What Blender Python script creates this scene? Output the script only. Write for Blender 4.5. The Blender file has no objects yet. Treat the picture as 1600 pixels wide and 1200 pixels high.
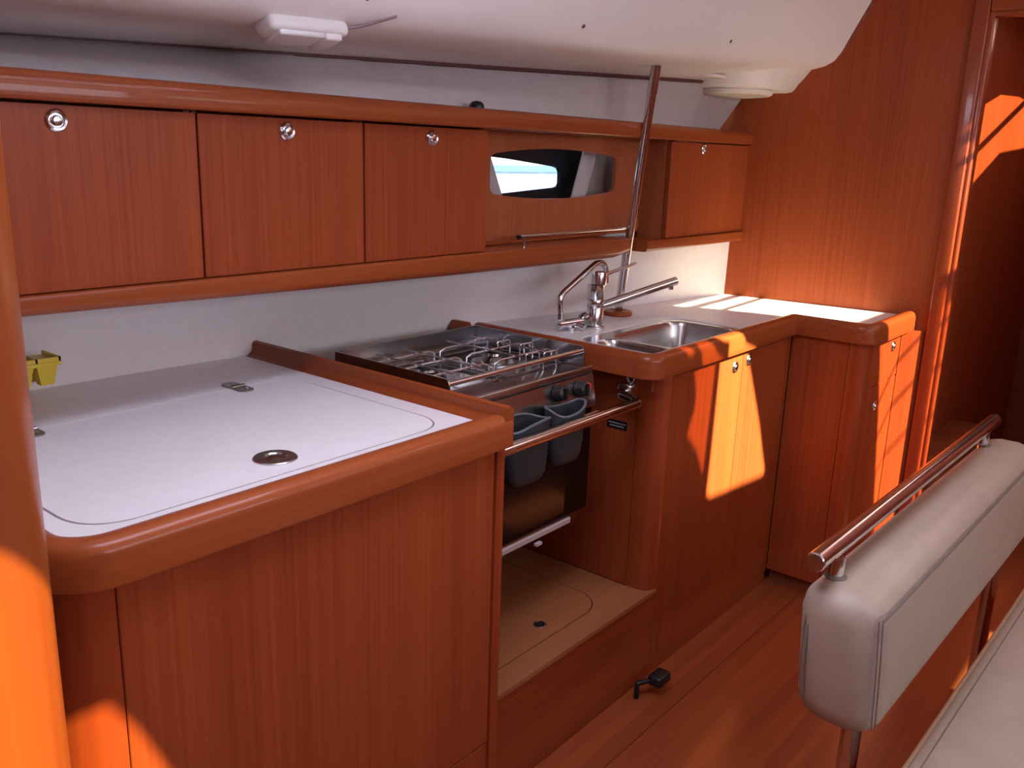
import bpy, bmesh, math
from mathutils import Vector, Matrix
from mathutils.geometry import tessellate_polygon
import random
random.seed(4)
sc = bpy.context.scene
COL = sc.collection
R = math.radians

# ------------------------------------------------------------------ camera
cam_d = bpy.data.cameras.new('camera'); cam = bpy.data.objects.new('camera', cam_d); COL.objects.link(cam)
cam_d.sensor_fit = 'HORIZONTAL'; cam_d.sensor_width = 36.0; cam_d.lens = 1386.0 / 1600.0 * 36.0
cam_d.clip_start = 0.02; cam_d.clip_end = 300
yaw, pitch, roll = R(50.85), R(14.585), R(1.836)
fw = Vector((math.sin(yaw) * math.cos(pitch), math.cos(yaw) * math.cos(pitch), -math.sin(pitch)))
rt = Vector((math.cos(yaw), -math.sin(yaw), 0)); up = rt.cross(fw)
r2 = rt * math.cos(roll) + up * math.sin(roll); u2 = up * math.cos(roll) - rt * math.sin(roll)
mw = Matrix.Identity(4)
for i in range(3):
    mw[i][0], mw[i][1], mw[i][2] = r2[i], u2[i], -fw[i]
mw[0][3], mw[1][3], mw[2][3] = 0, 0, 1.42
cam.matrix_world = mw
sc.camera = cam

# ------------------------------------------------------------------ world, sun, exposure
SUN_D = Vector((-0.085, 1.0, -0.84)).normalized()
SKY_STRENGTH = 9.0
SUN_STRENGTH = 50.0
wd = bpy.data.worlds.new('sky'); sc.world = wd; wd.use_nodes = True
nt = wd.node_tree; nt.nodes.clear()
tc = nt.nodes.new('ShaderNodeTexCoord'); sx = nt.nodes.new('ShaderNodeSeparateXYZ')
cr = nt.nodes.new('ShaderNodeValToRGB'); bg = nt.nodes.new('ShaderNodeBackground'); wo = nt.nodes.new('ShaderNodeOutputWorld')
cr.color_ramp.elements[0].position = 0.0; cr.color_ramp.elements[0].color = (0.92, 0.88, 1.0, 1)
cr.color_ramp.elements[1].position = 0.7; cr.color_ramp.elements[1].color = (0.82, 0.80, 1.0, 1)
nt.links.new(tc.outputs['Generated'], sx.inputs[0]); nt.links.new(sx.outputs['Z'], cr.inputs[0])
nt.links.new(cr.outputs[0], bg.inputs['Color']); nt.links.new(bg.outputs[0], wo.inputs[0])
bg.inputs['Strength'].default_value = SKY_STRENGTH
sun_d = bpy.data.lights.new('sun', 'SUN'); sun = bpy.data.objects.new('sun', sun_d); COL.objects.link(sun)
sun_d.energy = SUN_STRENGTH; sun_d.angle = R(0.6); sun_d.color = (1.0, 0.97, 0.74)
sun.rotation_euler = SUN_D.to_track_quat('-Z', 'Y').to_euler(); sun.location = (0, -6, 6)
vs = sc.view_settings
vs.view_transform = 'Standard'; vs.look = 'None'; vs.gamma = 1.0; vs.use_curve_mapping = False
vs.exposure = 0.42
sc.cycles.max_bounces = 10; sc.cycles.diffuse_bounces = 6; sc.cycles.glossy_bounces = 5
sc.cycles.use_denoising = True

def portal(name, loc, rot, sxx, syy):
    d = bpy.data.lights.new(name, 'AREA'); o = bpy.data.objects.new(name, d); COL.objects.link(o)
    d.shape = 'RECTANGLE'; d.size = sxx; d.size_y = syy; o.location = loc; o.rotation_euler = rot
    d.cycles.is_portal = True
    return o
# daylight portals standing in the real openings (they emit nothing themselves)
portal('portal_sliding_hatch', (-0.85, -0.05, 2.06), (0, 0, 0), 0.40, 0.5)
portal('portal_galley_hatch', (0.86, 0.655, 2.06), (0, 0, 0), 1.00, 0.55)
portal('portal_saloon_window', (0.60, -1.80, 1.67), (R(90), 0, 0), 1.0, 0.42)
portal('portal_saloon_window', (1.78, -1.80, 1.67), (R(90), 0, 0), 1.05, 0.42)

# ------------------------------------------------------------------ materials
MATS = {}
def mat(name, col, rough=0.5, metal=0.0, coat=0.0, coat_rough=0.1, spec=0.5, trans=0.0, emit=None, alpha=None):
    if name in MATS: return MATS[name]
    m = bpy.data.materials.new(name); m.use_nodes = True; b = m.node_tree.nodes['Principled BSDF']
    b.inputs['Base Color'].default_value = (*col, 1); b.inputs['Roughness'].default_value = rough
    b.inputs['Metallic'].default_value = metal; b.inputs['Coat Weight'].default_value = coat
    b.inputs['Coat Roughness'].default_value = coat_rough; b.inputs['Specular IOR Level'].default_value = spec
    b.inputs['Transmission Weight'].default_value = trans
    MATS[name] = m
    return m
def noise_mat(name, c1, c2, scale, rough, stretch=(1, 1, 1), detail=4, p1=0.35, p2=0.7, coat=0.0, coat_rough=0.1, metal=0.0, bump=0.0, rvar=0.0, spec=0.5):
    m = mat(name, c1, rough, metal, coat, coat_rough, spec); t = m.node_tree; b = t.nodes['Principled BSDF']
    co = t.nodes.new('ShaderNodeTexCoord'); mp = t.nodes.new('ShaderNodeMapping'); n = t.nodes.new('ShaderNodeTexNoise'); rp = t.nodes.new('ShaderNodeValToRGB')
    mp.inputs['Scale'].default_value = stretch; n.inputs['Scale'].default_value = scale; n.inputs['Detail'].default_value = detail
    rp.color_ramp.elements[0].position = p1; rp.color_ramp.elements[0].color = (*c1, 1)
    rp.color_ramp.elements[1].position = p2; rp.color_ramp.elements[1].color = (*c2, 1)
    t.links.new(co.outputs['Object'], mp.inputs[0]); t.links.new(mp.outputs[0], n.inputs['Vector'])
    t.links.new(n.outputs['Fac'], rp.inputs[0]); t.links.new(rp.outputs[0], b.inputs['Base Color'])
    if bump:
        bp = t.nodes.new('ShaderNodeBump'); bp.inputs['Strength'].default_value = bump; bp.inputs['Distance'].default_value = 0.002
        t.links.new(n.outputs['Fac'], bp.inputs['Height']); t.links.new(bp.outputs[0], b.inputs['Normal'])
    if rvar:
        mr = t.nodes.new('ShaderNodeMapRange'); mr.inputs['To Min'].default_value = rough - rvar; mr.inputs['To Max'].default_value = rough + rvar
        t.links.new(n.outputs['Fac'], mr.inputs[0]); t.links.new(mr.outputs[0], b.inputs['Roughness'])
    return m
def wood(name, axis, dark, light, rough=0.32, coat=0.35, coat_rough=0.12, fine=1.0, contrast=1.0, spec=0.4):
    """cherry/mahogany: fine straight streaks along one axis plus broad tone drift"""
    if name in MATS: return MATS[name]
    m = mat(name, light, rough, 0, coat, coat_rough, spec); t = m.node_tree; b = t.nodes['Principled BSDF']
    co = t.nodes.new('ShaderNodeTexCoord')
    def nz(sc_, st, det):
        mp = t.nodes.new('ShaderNodeMapping'); n = t.nodes.new('ShaderNodeTexNoise')
        s = [1, 1, 1]; s['XYZ'.index(axis)] = st; mp.inputs['Scale'].default_value = s
        n.inputs['Scale'].default_value = sc_; n.inputs['Detail'].default_value = det
        t.links.new(co.outputs['Object'], mp.inputs[0]); t.links.new(mp.outputs[0], n.inputs['Vector'])
        return n
    n1 = nz(150 * fine, 0.012, 3); n2 = nz(9, 0.06, 4)
    mx = t.nodes.new('ShaderNodeMix'); mx.data_type = 'FLOAT'; mx.inputs[0].default_value = 0.45
    t.links.new(n1.outputs['Fac'], mx.inputs[2]); t.links.new(n2.outputs['Fac'], mx.inputs[3])
    rp = t.nodes.new('ShaderNodeValToRGB')
    rp.color_ramp.elements[0].position = 0.5 - 0.16 / contrast; rp.color_ramp.elements[0].color = (*dark, 1)
    rp.color_ramp.elements[1].position = 0.5 + 0.16 / contrast; rp.color_ramp.elements[1].color = (*light, 1)
    t.links.new(mx.outputs[0], rp.inputs[0]); t.links.new(rp.outputs[0], b.inputs['Base Color'])
    return m

VEN = wood('cherry_veneer_upright', 'Z', (0.255, 0.046, 0.0135), (0.365, 0.078, 0.0225), rough=0.42, coat=0.04, coat_rough=0.2, spec=0.18)
VENX = wood('cherry_veneer_lengthwise', 'X', (0.255, 0.046, 0.0135), (0.365, 0.078, 0.0225), rough=0.42, coat=0.04, coat_rough=0.2, spec=0.18)
HINGE = mat('dull_hinge_steel', (0.30, 0.28, 0.27), 0.42, 0.9)
SOLX = wood('solid_cherry_lengthwise', 'X', (0.25, 0.050, 0.013), (0.34, 0.080, 0.021), rough=0.34, coat=0.22, coat_rough=0.05, fine=0.5, spec=0.2)
SOLY = wood('solid_cherry_athwart', 'Y', (0.25, 0.050, 0.013), (0.34, 0.080, 0.021), rough=0.34, coat=0.22, coat_rough=0.05, fine=0.5, spec=0.2)
SOLZ = wood('solid_cherry_upright', 'Z', (0.26, 0.043, 0.012), (0.35, 0.066, 0.018), rough=0.3, coat=0.35, coat_rough=0.08, fine=0.5)
STEPW = wood('step_veneer', 'X', (0.33, 0.115, 0.042), (0.43, 0.165, 0.065), rough=0.45, coat=0.1, coat_rough=0.3)
FLOORW = wood('floor_veneer', 'X', (0.22, 0.046, 0.014), (0.36, 0.088, 0.026), rough=0.34, coat=0.4, coat_rough=0.14, fine=0.35, spec=0.3)
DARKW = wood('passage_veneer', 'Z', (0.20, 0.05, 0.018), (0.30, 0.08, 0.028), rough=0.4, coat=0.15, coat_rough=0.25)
WHITE = noise_mat('white_laminate', (0.83, 0.81, 0.81), (0.86, 0.84, 0.835), 40, 0.38, spec=0.4)
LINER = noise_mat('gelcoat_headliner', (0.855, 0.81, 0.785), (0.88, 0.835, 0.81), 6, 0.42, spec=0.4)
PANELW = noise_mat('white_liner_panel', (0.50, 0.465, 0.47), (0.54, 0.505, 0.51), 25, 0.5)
PLASW = mat('white_plastic', (0.82, 0.79, 0.76), 0.35)
GROM = mat('cream_plastic', (0.80, 0.75, 0.68), 0.45)
CHROME = mat('chrome', (0.74, 0.74, 0.77), 0.17, 1.0)
STEEL = noise_mat('brushed_steel', (0.50, 0.49, 0.48), (0.62, 0.61, 0.60), 30, 0.24, stretch=(0.05, 1, 1), metal=1.0, rvar=0.06)
POLE = mat('polished_pole', (0.72, 0.69, 0.67), 0.16, 1.0)
GUARD = mat('dark_polished_steel', (0.40, 0.385, 0.385), 0.2, 1.0)
BLACKG = mat('black_oven_glass', (0.005, 0.004, 0.004), 0.2, 0, 0.0, 0.1, 0.15)
BLACKP = mat('black_plastic', (0.012, 0.012, 0.013), 0.38)
GAPM = mat('dark_joint', (0.018, 0.010, 0.008), 0.8)
GREYP = mat('grey_plastic', (0.032, 0.034, 0.038), 0.5)
GREYR = mat('grey_plastic_rim', (0.115, 0.13, 0.145), 0.4)
YEL = mat('yellow_plastic', (0.78, 0.62, 0.05), 0.4)
RED = mat('red_plastic', (0.60, 0.03, 0.02), 0.4)
LEATH = noise_mat('taupe_leather', (0.43, 0.345, 0.265), (0.475, 0.385, 0.30), 14, 0.48, bump=0.10, detail=8)
STITCH = mat('stitching', (0.20, 0.165, 0.14), 0.8)
PIPE = mat('tan_piping', (0.42, 0.26, 0.15), 0.55)
ALU = mat('dull_strip', (0.62, 0.56, 0.58), 0.4, 0.3)
PALEW = wood('pale_wood', 'X', (0.50, 0.25, 0.12), (0.60, 0.33, 0.17), rough=0.5, coat=0.0)
CURT = noise_mat('grey_curtain', (0.40, 0.36, 0.33), (0.48, 0.44, 0.41), 60, 0.8, stretch=(1, 1, 0.3))
CURT2 = mat('pale_curtain_band', (0.62, 0.60, 0.60), 0.7)
BLACKT = mat('black_window_surround', (0.012, 0.012, 0.016), 0.4)

def glass(name, tint, rough_mix=0.06):
    m = bpy.data.materials.new(name); m.use_nodes = True; t = m.node_tree; t.nodes.clear()
    o = t.nodes.new('ShaderNodeOutputMaterial'); mx = t.nodes.new('ShaderNodeMixShader'); tr = t.nodes.new('ShaderNodeBsdfTransparent'); gl = t.nodes.new('ShaderNodeBsdfGlossy')
    tr.inputs[0].default_value = (*tint, 1); gl.inputs['Roughness'].default_value = 0.02; mx.inputs[0].default_value = rough_mix
    t.links.new(tr.outputs[0], mx.inputs[1]); t.links.new(gl.outputs[0], mx.inputs[2]); t.links.new(mx.outputs[0], o.inputs[0])
    MATS[name] = m; return m
GLASS = glass('clear_acrylic', (0.95, 0.96, 0.97))
SMOKE = glass('smoked_acrylic', (0.37, 0.26, 0.19))

# ------------------------------------------------------------------ building helpers (meshes are given in world coordinates)
WL = {}
def link(o, parent):
    COL.objects.link(o)
    if parent is not None:
        o.parent = parent
        o.matrix_parent_inverse = Matrix.Translation(-WL[parent.name])
def mk(name, verts, faces, m, parent=None, smooth=False, mats=None, base=False):
    vs_ = [Vector(v) for v in verts]
    lo = Vector([min(v[i] for v in vs_) for i in range(3)]); hi = Vector([max(v[i] for v in vs_) for i in range(3)])
    c = (lo + hi) / 2
    if base: c.z = lo.z
    me = bpy.data.meshes.new(name)
    me.from_pydata([v - c for v in vs_], [], faces); me.validate(); me.update()
    bm = bmesh.new(); bm.from_mesh(me); bmesh.ops.remove_doubles(bm, verts=bm.verts, dist=1e-6)
    bmesh.ops.recalc_face_normals(bm, faces=bm.faces); bm.to_mesh(me); bm.free()
    me.materials.append(m)
    if smooth:
        me.polygons.foreach_set('use_smooth', [True] * len(me.polygons))
        try: me.set_sharp_from_angle(angle=R(smooth if smooth is not True else 40))
        except Exception: pass
    o = bpy.data.objects.new(name, me); o.location = c
    link(o, parent); WL[o.name] = c.copy()
    return o
def thing(name, loc, label, cat, group=None, kind=None):
    o = bpy.data.objects.new(name, None); COL.objects.link(o); o.location = loc; WL[o.name] = Vector(loc)
    o.empty_display_size = 0.05
    return tag(o, label, cat, group, kind)
def tag(o, label, cat, group=None, kind=None):
    o['label'] = label; o['category'] = cat
    if group: o['group'] = group
    if kind: o['kind'] = kind
    return o
def struct(o, label=None, cat=None):
    o['kind'] = 'structure'
    if label: o['label'] = label
    if cat: o['category'] = cat
    return o
class G:
    """collects geometry"""
    def __init__(s): s.v = []; s.f = []
    def add(s, v, f):
        n = len(s.v); s.v += [tuple(p) for p in v]; s.f += [tuple(i + n for i in q) for q in f]; return s
    def mk(s, name, m, parent=None, smooth=False, base=False): return mk(name, s.v, s.f, m, parent, smooth, base=base)
def gbox(x0, x1, y0, y1, z0, z1, bev=0.0, seg=2):
    bm = bmesh.new()
    vs_ = [bm.verts.new((x, y, z)) for x in (x0, x1) for y in (y0, y1) for z in (z0, z1)]
    for q in ((0, 1, 3, 2), (4, 6, 7, 5), (0, 4, 5, 1), (2, 3, 7, 6), (0, 2, 6, 4), (1, 5, 7, 3)): bm.faces.new([vs_[i] for i in q])
    if bev: bmesh.ops.bevel(bm, geom=list(bm.edges), offset=bev, segments=seg, profile=0.5, affect='EDGES', clamp_overlap=True)
    bm.verts.index_update()
    r = ([tuple(v.co) for v in bm.verts], [tuple(v.index for v in f.verts) for f in bm.faces]); bm.free(); return r
def box(name, x0, x1, y0, y1, z0, z1, m, parent=None, bev=0.0, seg=2, smooth=None, base=False):
    v, f = gbox(x0, x1, y0, y1, z0, z1, bev, seg)
    return mk(name, v, f, m, parent, (40 if bev and seg > 1 else False) if smooth is None else smooth, base=base)
def gprism(outer, holes, a, b, mp):
    """polygon (with holes) in (u,v), extruded from w=a to w=b; mp(u,v,w)->xyz"""
    loops = [outer] + list(holes)
    tris = tessellate_polygon([[Vector((p[0], p[1], 0)) for p in l] for l in loops])
    pts = [p for l in loops for p in l]; n = len(pts)
    v = [mp(p[0], p[1], a) for p in pts] + [mp(p[0], p[1], b) for p in pts]
    f = [tuple(t) for t in tris] + [tuple(i + n for i in reversed(t)) for t in tris]
    s = 0
    for l in loops:
        k = len(l)
        for i in range(k): f.append((s + i, s + (i + 1) % k, n + s + (i + 1) % k, n + s + i))
        s += k
    return v, f
XY = lambda u, v, w: (u, v, w)
XZ = lambda u, v, w: (u, w, v)
YZ = lambda u, v, w: (w, u, v)
def prism(name, outer, holes, a, b, mp, m, parent=None, smooth=False, base=False):
    v, f = gprism(outer, holes, a, b, mp); return mk(name, v, f, m, parent, smooth, base=base)
def rrect(x0, x1, y0, y1, r, n=6):
    out = []
    rs = r if isinstance(r, (list, tuple)) else (r,) * 4
    for (cx, cy, a0, rr) in ((x1 - rs[0], y1 - rs[0], 0, rs[0]), (x0 + rs[1], y1 - rs[1], 90, rs[1]), (x0 + rs[2], y0 + rs[2], 180, rs[2]), (x1 - rs[3], y0 + rs[3], 270, rs[3])):
        if rr <= 1e-6: out.append((cx, cy)); continue
        for i in range(n + 1):
            a = R(a0 + 90.0 * i / n); out.append((cx + rr * math.cos(a), cy + rr * math.sin(a)))
    return out
def gtube(path, r, n=12, caps=True, closed=False):
    P = [Vector(p) for p in path]; m_ = len(P); rad = r if isinstance(r, (list, tuple)) else [r] * m_
    T = []
    for i in range(m_):
        if closed: t = P[(i + 1) % m_] - P[i - 1]
        else: t = P[min(i + 1, m_ - 1)] - P[max(i - 1, 0)]
        T.append(t.normalized())
    a = Vector((0, 0, 1)) if abs(T[0].z) < 0.9 else Vector((1, 0, 0))
    N = (a - T[0] * a.dot(T[0])).normalized(); v = []
    for i in range(m_):
        N = (N - T[i] * N.dot(T[i])).normalized(); B = T[i].cross(N)
        for k in range(n):
            q = 2 * math.pi * k / n; v.append(P[i] + (N * math.cos(q) + B * math.sin(q)) * rad[i])
    f = []
    for i in range(m_ if closed else m_ - 1):
        j = (i + 1) % m_
        for k in range(n): f.append((i * n + k, i * n + (k + 1) % n, j * n + (k + 1) % n, j * n + k))
    if caps and not closed: f += [tuple(range(n))[::-1], tuple((m_ - 1) * n + k for k in range(n))]
    return v, f
def tube(name, path, r, m, parent=None, n=14, closed=False, base=False):
    v, f = gtube(path, r, n, True, closed); return mk(name, v, f, m, parent, 50, base=base)
def fillet(pts, r, n=7):
    P = [Vector(p) for p in pts]; out = [P[0]]
    for i in range(1, len(P) - 1):
        a = (P[i - 1] - P[i]); b = (P[i + 1] - P[i]); ang = a.angle(b); d = min(r / math.tan(ang / 2), a.length * 0.49, b.length * 0.49)
        p0 = P[i] + a.normalized() * d; p1 = P[i] + b.normalized() * d
        for k in range(n + 1):
            t = k / n; out.append(p0 * (1 - t) ** 2 + P[i] * 2 * t * (1 - t) + p1 * t * t)
    out.append(P[-1]); return out
def glathe(prof, c, axis, n=24):
    """prof: (radius, height along axis)"""
    ax = Vector(axis).normalized(); a = Vector((0, 0, 1)) if abs(ax.z) < 0.9 else Vector((1, 0, 0))
    u = (a - ax * a.dot(ax)).normalized(); w = ax.cross(u); c = Vector(c); v = []; f = []
    for (r, h) in prof:
        for k in range(n):
            q = 2 * math.pi * k / n; v.append(c + ax * h + (u * math.cos(q) + w * math.sin(q)) * max(r, 1e-5))
    for i in range(len(prof) - 1):
        for k in range(n): f.append((i * n + k, i * n + (k + 1) % n, (i + 1) * n + (k + 1) % n, (i + 1) * n + k))
    f += [tuple(range(n))[::-1], tuple((len(prof) - 1) * n + k for k in range(n))]
    return v, f
def lathe(name, prof, c, axis, m, parent=None, n=24, sm=35, base=False):
    v, f = glathe(prof, c, axis, n); return mk(name, v, f, m, parent, sm, base=base)
def sweep(name, path, prof, m, parent=None, z=0.0, closed=False, sm=35, zfun=None, base=False):
    """path: (x,y) list, prof: (offset to the right-hand normal, z) closed loop"""
    P = [Vector((p[0], p[1])) for p in path]; n = len(P); k = len(prof); v = []
    for i in range(n):
        if closed: d0 = (P[i] - P[i - 1]).normalized(); d1 = (P[(i + 1) % n] - P[i]).normalized()
        else:
            d1 = (P[min(i + 1, n - 1)] - P[min(i, n - 2)]).normalized(); d0 = (P[max(i, 1)] - P[max(i - 1, 0)]).normalized()
        n0 = Vector((d0.y, -d0.x)); n1 = Vector((d1.y, -d1.x)); nn = (n0 + n1)
        nn = nn.normalized() if nn.length > 1e-6 else n0
        s = 1 / max(0.35, nn.dot(n0))
        for (o, h) in prof:
            q = P[i] + nn * o * s; v.append((q.x, q.y, z + h))
    f = []
    for i in range(n if closed else n - 1):
        j = (i + 1) % n
        for a in range(k): f.append((i * k + a, i * k + (a + 1) % k, j * k + (a + 1) % k, j * k + a))
    if not closed: f += [tuple(range(k)), tuple((n - 1) * k + a for a in range(k))[::-1]]
    return mk(name, v, f, m, parent, sm, base=base)
def loft(name, rows, m, parent=None, sm=60, closed=False):
    v = [p for r_ in rows for p in r_]; k = len(rows[0]); f = []
    for i in range(len(rows) - 1):
        for a in range(k - 1 + (1 if closed else 0)):
            b = (a + 1) % k; f.append((i * k + a, i * k + b, (i + 1) * k + b, (i + 1) * k + a))
    return mk(name, v, f, m, parent, sm)
def lerp_pts(pts, x):
    """smooth interpolation through (x,y) points"""
    if x <= pts[0][0]: i = 0
    elif x >= pts[-1][0]: i = len(pts) - 2
    else: i = max(j for j in range(len(pts) - 1) if pts[j][0] <= x)
    x0, y0 = pts[i]; x1, y1 = pts[i + 1]
    def sl(j):
        a = max(0, j - 1); b = min(len(pts) - 1, j + 1); return (pts[b][1] - pts[a][1]) / (pts[b][0] - pts[a][0])
    t = (x - x0) / (x1 - x0)
    if t < 0: return y0 + sl(0) * (x - x0)
    if t > 1: return y1 + sl(len(pts) - 1) * (x - x1)
    h = x1 - x0; m0, m1 = sl(i) * h, sl(i + 1) * h
    return (2 * t ** 3 - 3 * t ** 2 + 1) * y0 + (t ** 3 - 2 * t ** 2 + t) * m0 + (-2 * t ** 3 + 3 * t ** 2) * y1 + (t ** 3 - t ** 2) * m1

# ------------------------------------------------------------------ the room shell
XA, XF = -1.15, 5.2                      # aft wall, end of the forward passage
YS = -1.75                               # starboard side
def XBK(y): return 3.085 + 0.11 * (1.48 - y)   # forward bulkhead, slightly skewed
def YB(x): return lerp_pts([(0.0, 1.835), (0.6, 1.828), (1.2, 1.806), (1.8, 1.738), (2.4, 1.622), (3.1, 1.490)], x)

# floor: long veneer boards
fl = struct(mk('floor', [(XA, YS, -0.02), (XF, YS, -0.02), (XF, 2.1, -0.02), (XA, 2.1, -0.02), (XA, YS, -0.05), (XF, YS, -0.05), (XF, 2.1, -0.05), (XA, 2.1, -0.05)],
     [(0, 1, 2, 3), (7, 6, 5, 4), (0, 4, 5, 1), (1, 5, 6, 2), (2, 6, 7, 3), (3, 7, 4, 0)], GAPM))
for (x0, x1, y0, y1) in ((XA, 0.6, -1.7, 0.1), (XA, 0.6, 0.1, 1.05), (0.603, 5.2, 0.962, 2.0), (0.603, 5.2, 0.03, 0.9605), (0.603, 5.2, -0.9, 0.0285), (0.603, 5.2, -1.74, -0.9015)):
    box('floor_board', x0, x1, y0, y1, -0.022, 0.0, FLOORW, fl, bev=0.0012, seg=1)

# coachroof side and side deck underside (moulded headliner)
def YE(x): return 1.455 + 0.123 * (3.1 - x)
def ZE(x): return 1.685 - 0.0375 * (3.1 - x)
def YC(x): return 1.19 + 0.10 * (3.1 - x)
def ZC(x): return lerp_pts([(0.0, 1.615), (1.13, 1.647), (1.42, 1.655), (1.8, 1.668), (2.4, 1.693), (3.1, 1.735), (3.4, 1.752)], x)
ZR = 2.0
rows = []
nx = 40
for i in range(nx + 1):
    x = XA + (3.30 - XA) * i / nx
    ye, ze, yc, zc_ = YE(x), ZE(x), YC(x), ZC(x)
    ang = [(2.065, ze + 0.05), (ye + 0.012, ze + 0.035), (ye + 0.002, ze + 0.008), (ye - 0.006, ze), (ye - 0.02, ze + 0.001),
           (yc + 0.075, zc_ - 0.013), (yc + 0.035, zc_ - 0.004), (yc + 0.006, zc_ + 0.012), (yc - 0.016, zc_ + 0.042), (yc - 0.034, zc_ + 0.08),
           (yc - 0.108, zc_ + 0.235 * (ZR - zc_) / 0.265), (yc - 0.125, zc_ + 0.255 * (ZR - zc_) / 0.265), (yc - 0.155, ZR + 0.001), (yc - 0.19, ZR + 0.002)]
    rows.append([(min(x, XBK(p[0])), p[0], p[1]) for p in ang])
ceil_o = struct(loft('ceiling', rows, LINER, sm=65))
tube('edge_shadow_line', [(XA + (3.06 - XA) * i / 20, YE(XA + (3.06 - XA) * i / 20) + 0.003, ZE(XA + (3.06 - XA) * i / 20) - 0.003) for i in range(21)], 0.0065, mat('maroon_shadow_line', (0.12, 0.045, 0.045), 0.6), ceil_o, 8)  # dark tube drawn in as the shadow line along the liner edge
# flat coachroof with hatches; odd-shaped openings are drawn to cast the sun patches
PATCH_SINK = [(2.205, -0.165), (2.395, -0.165), (2.435, -0.235), (2.505, -0.262), (2.655, -0.551), (2.770, -0.815), (2.745, -0.838), (2.37, -0.803), (2.342, -0.78), (2.340, -0.563), (2.330, -0.262), (2.255, -0.235)]
PATCH_TINT = [(2.02, -0.165), (2.095, -0.165), (2.15, -0.24), (2.155, -0.165), (2.215, -0.165), (2.303, -0.262), (2.303, -0.700), (2.250, -0.60), (2.165, -0.51), (2.205, -0.39), (2.165, -0.26), (2.14, -0.262), (2.10, -0.27)]
PATCH_FORE = [(2.72, 0.215), (3.150, 0.215), (3.200, -0.05), (3.232, -0.402), (2.89, -0.402), (2.85, -0.12), (2.80, 0.06)]
PATCH_FOR2 = [(3.205, -0.41), (3.215, -0.48), (3.245, -0.50), (3.30, -1.46), (3.21, -1.46), (3.02, -0.80), (2.92, -0.50), (2.89, -0.41)]
PATCH_PILL = [(0.22, -0.26), (0.33, -0.30), (0.40, -0.36), (0.47, -0.49), (0.535, -0.505), (0.575, -0.58), (0.62, -0.69), (0.625, -0.80), (0.22, -0.80)]
H_COMP = [(-1.05, -0.30), (-0.65, -0.30), (-0.65, 0.20), (-1.05, 0.20)]
H_GAL = [(0.36, 0.38), (1.36, 0.38), (1.36, 0.93), (0.36, 0.93)]
W_A = rrect(0.10, 1.10, 1.46, 1.88, 0.06, 5); W_B = rrect(1.25, 2.30, 1.46, 1.88, 0.06, 5)
H_AFT = [(1.05, -0.95), (1.55, -0.95), (1.55, -1.5), (1.05, -1.5)]
def sh(poly, y0): return [(p[0] + 0.035 * (y0 - p[1]), p[1]) for p in poly]
PATCH_SINK, PATCH_TINT, PATCH_FOR2, PATCH_PILL = sh(PATCH_SINK, 1.087), sh(PATCH_TINT, 1.087), sh(PATCH_FOR2, 0.84), sh(PATCH_PILL, 0.9)
PATCH_FORE = [(p[0] + 0.044, p[1]) for p in PATCH_FORE]
px_ = [XA + (3.19 - XA) * i / 12 for i in range(13)]
outer = [(x, YC(x) - 0.188) for x in px_] + [(XBK(0) - 0.003 + 0.11 * 0.0, 0.0), (XBK(YS), YS), (XA, YS)]
roof = struct(prism('ceiling', outer, [PATCH_FORE, PATCH_FOR2, PATCH_TINT, PATCH_SINK, PATCH_PILL, H_COMP, H_GAL], ZR, ZR + 0.045, XY, LINER))
def hatch_rim(n, poly, pane=None):
    o = prism('window_%d' % n, poly, [], ZR + 0.018, ZR + 0.024, XY, pane or GLASS); struct(o)
    return o
LIGHT = glass('light_tinted_acrylic', (0.72, 0.71, 0.62)); glass('tinted_acrylic', (0.56, 0.45, 0.38))
HP0 = 0
hatch_rim(2, PATCH_SINK, LIGHT); hatch_rim(3, PATCH_TINT, SMOKE); hatch_rim(4, PATCH_FORE, glass('fore_acrylic', (0.62, 0.59, 0.56))); hatch_rim(9, PATCH_FOR2, MATS['tinted_acrylic']); hatch_rim(5, PATCH_PILL, glass('dark_acrylic', (0.48, 0.41, 0.28))); hatch_rim(10, H_GAL)  # tinted panes dim each sun patch to its set strength
# ropes and slats lying across the forward hatch on deck
for i, (a, b, r) in enumerate((((2.5, 0.13, 2.08), (3.5, 0.165, 2.08), 0.020), ((2.5, 0.035, 2.08), (3.5, 0.085, 2.08), 0.015), ((2.6, -0.06, 2.08), (3.5, 0.0, 2.08), 0.010),
                               ((2.90, -1.02, 2.08), (3.6, -0.32, 2.08), 0.0055), ((2.90, -1.22, 2.08), (3.6, -0.52, 2.08), 0.0055), ((2.95, -1.40, 2.08), (3.6, -0.75, 2.08), 0.0045))):
    tag(tube('deck_line', [a, b], r, mat('deck_rope', (0.5, 0.47, 0.42), 0.9), n=8), ('thickest', 'second thickest', 'thin straight', 'first slanting', 'second slanting', 'thinnest slanting')[i] + ' pale rope across the forward roof hatch', 'rope', 'ropes on deck')

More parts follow.
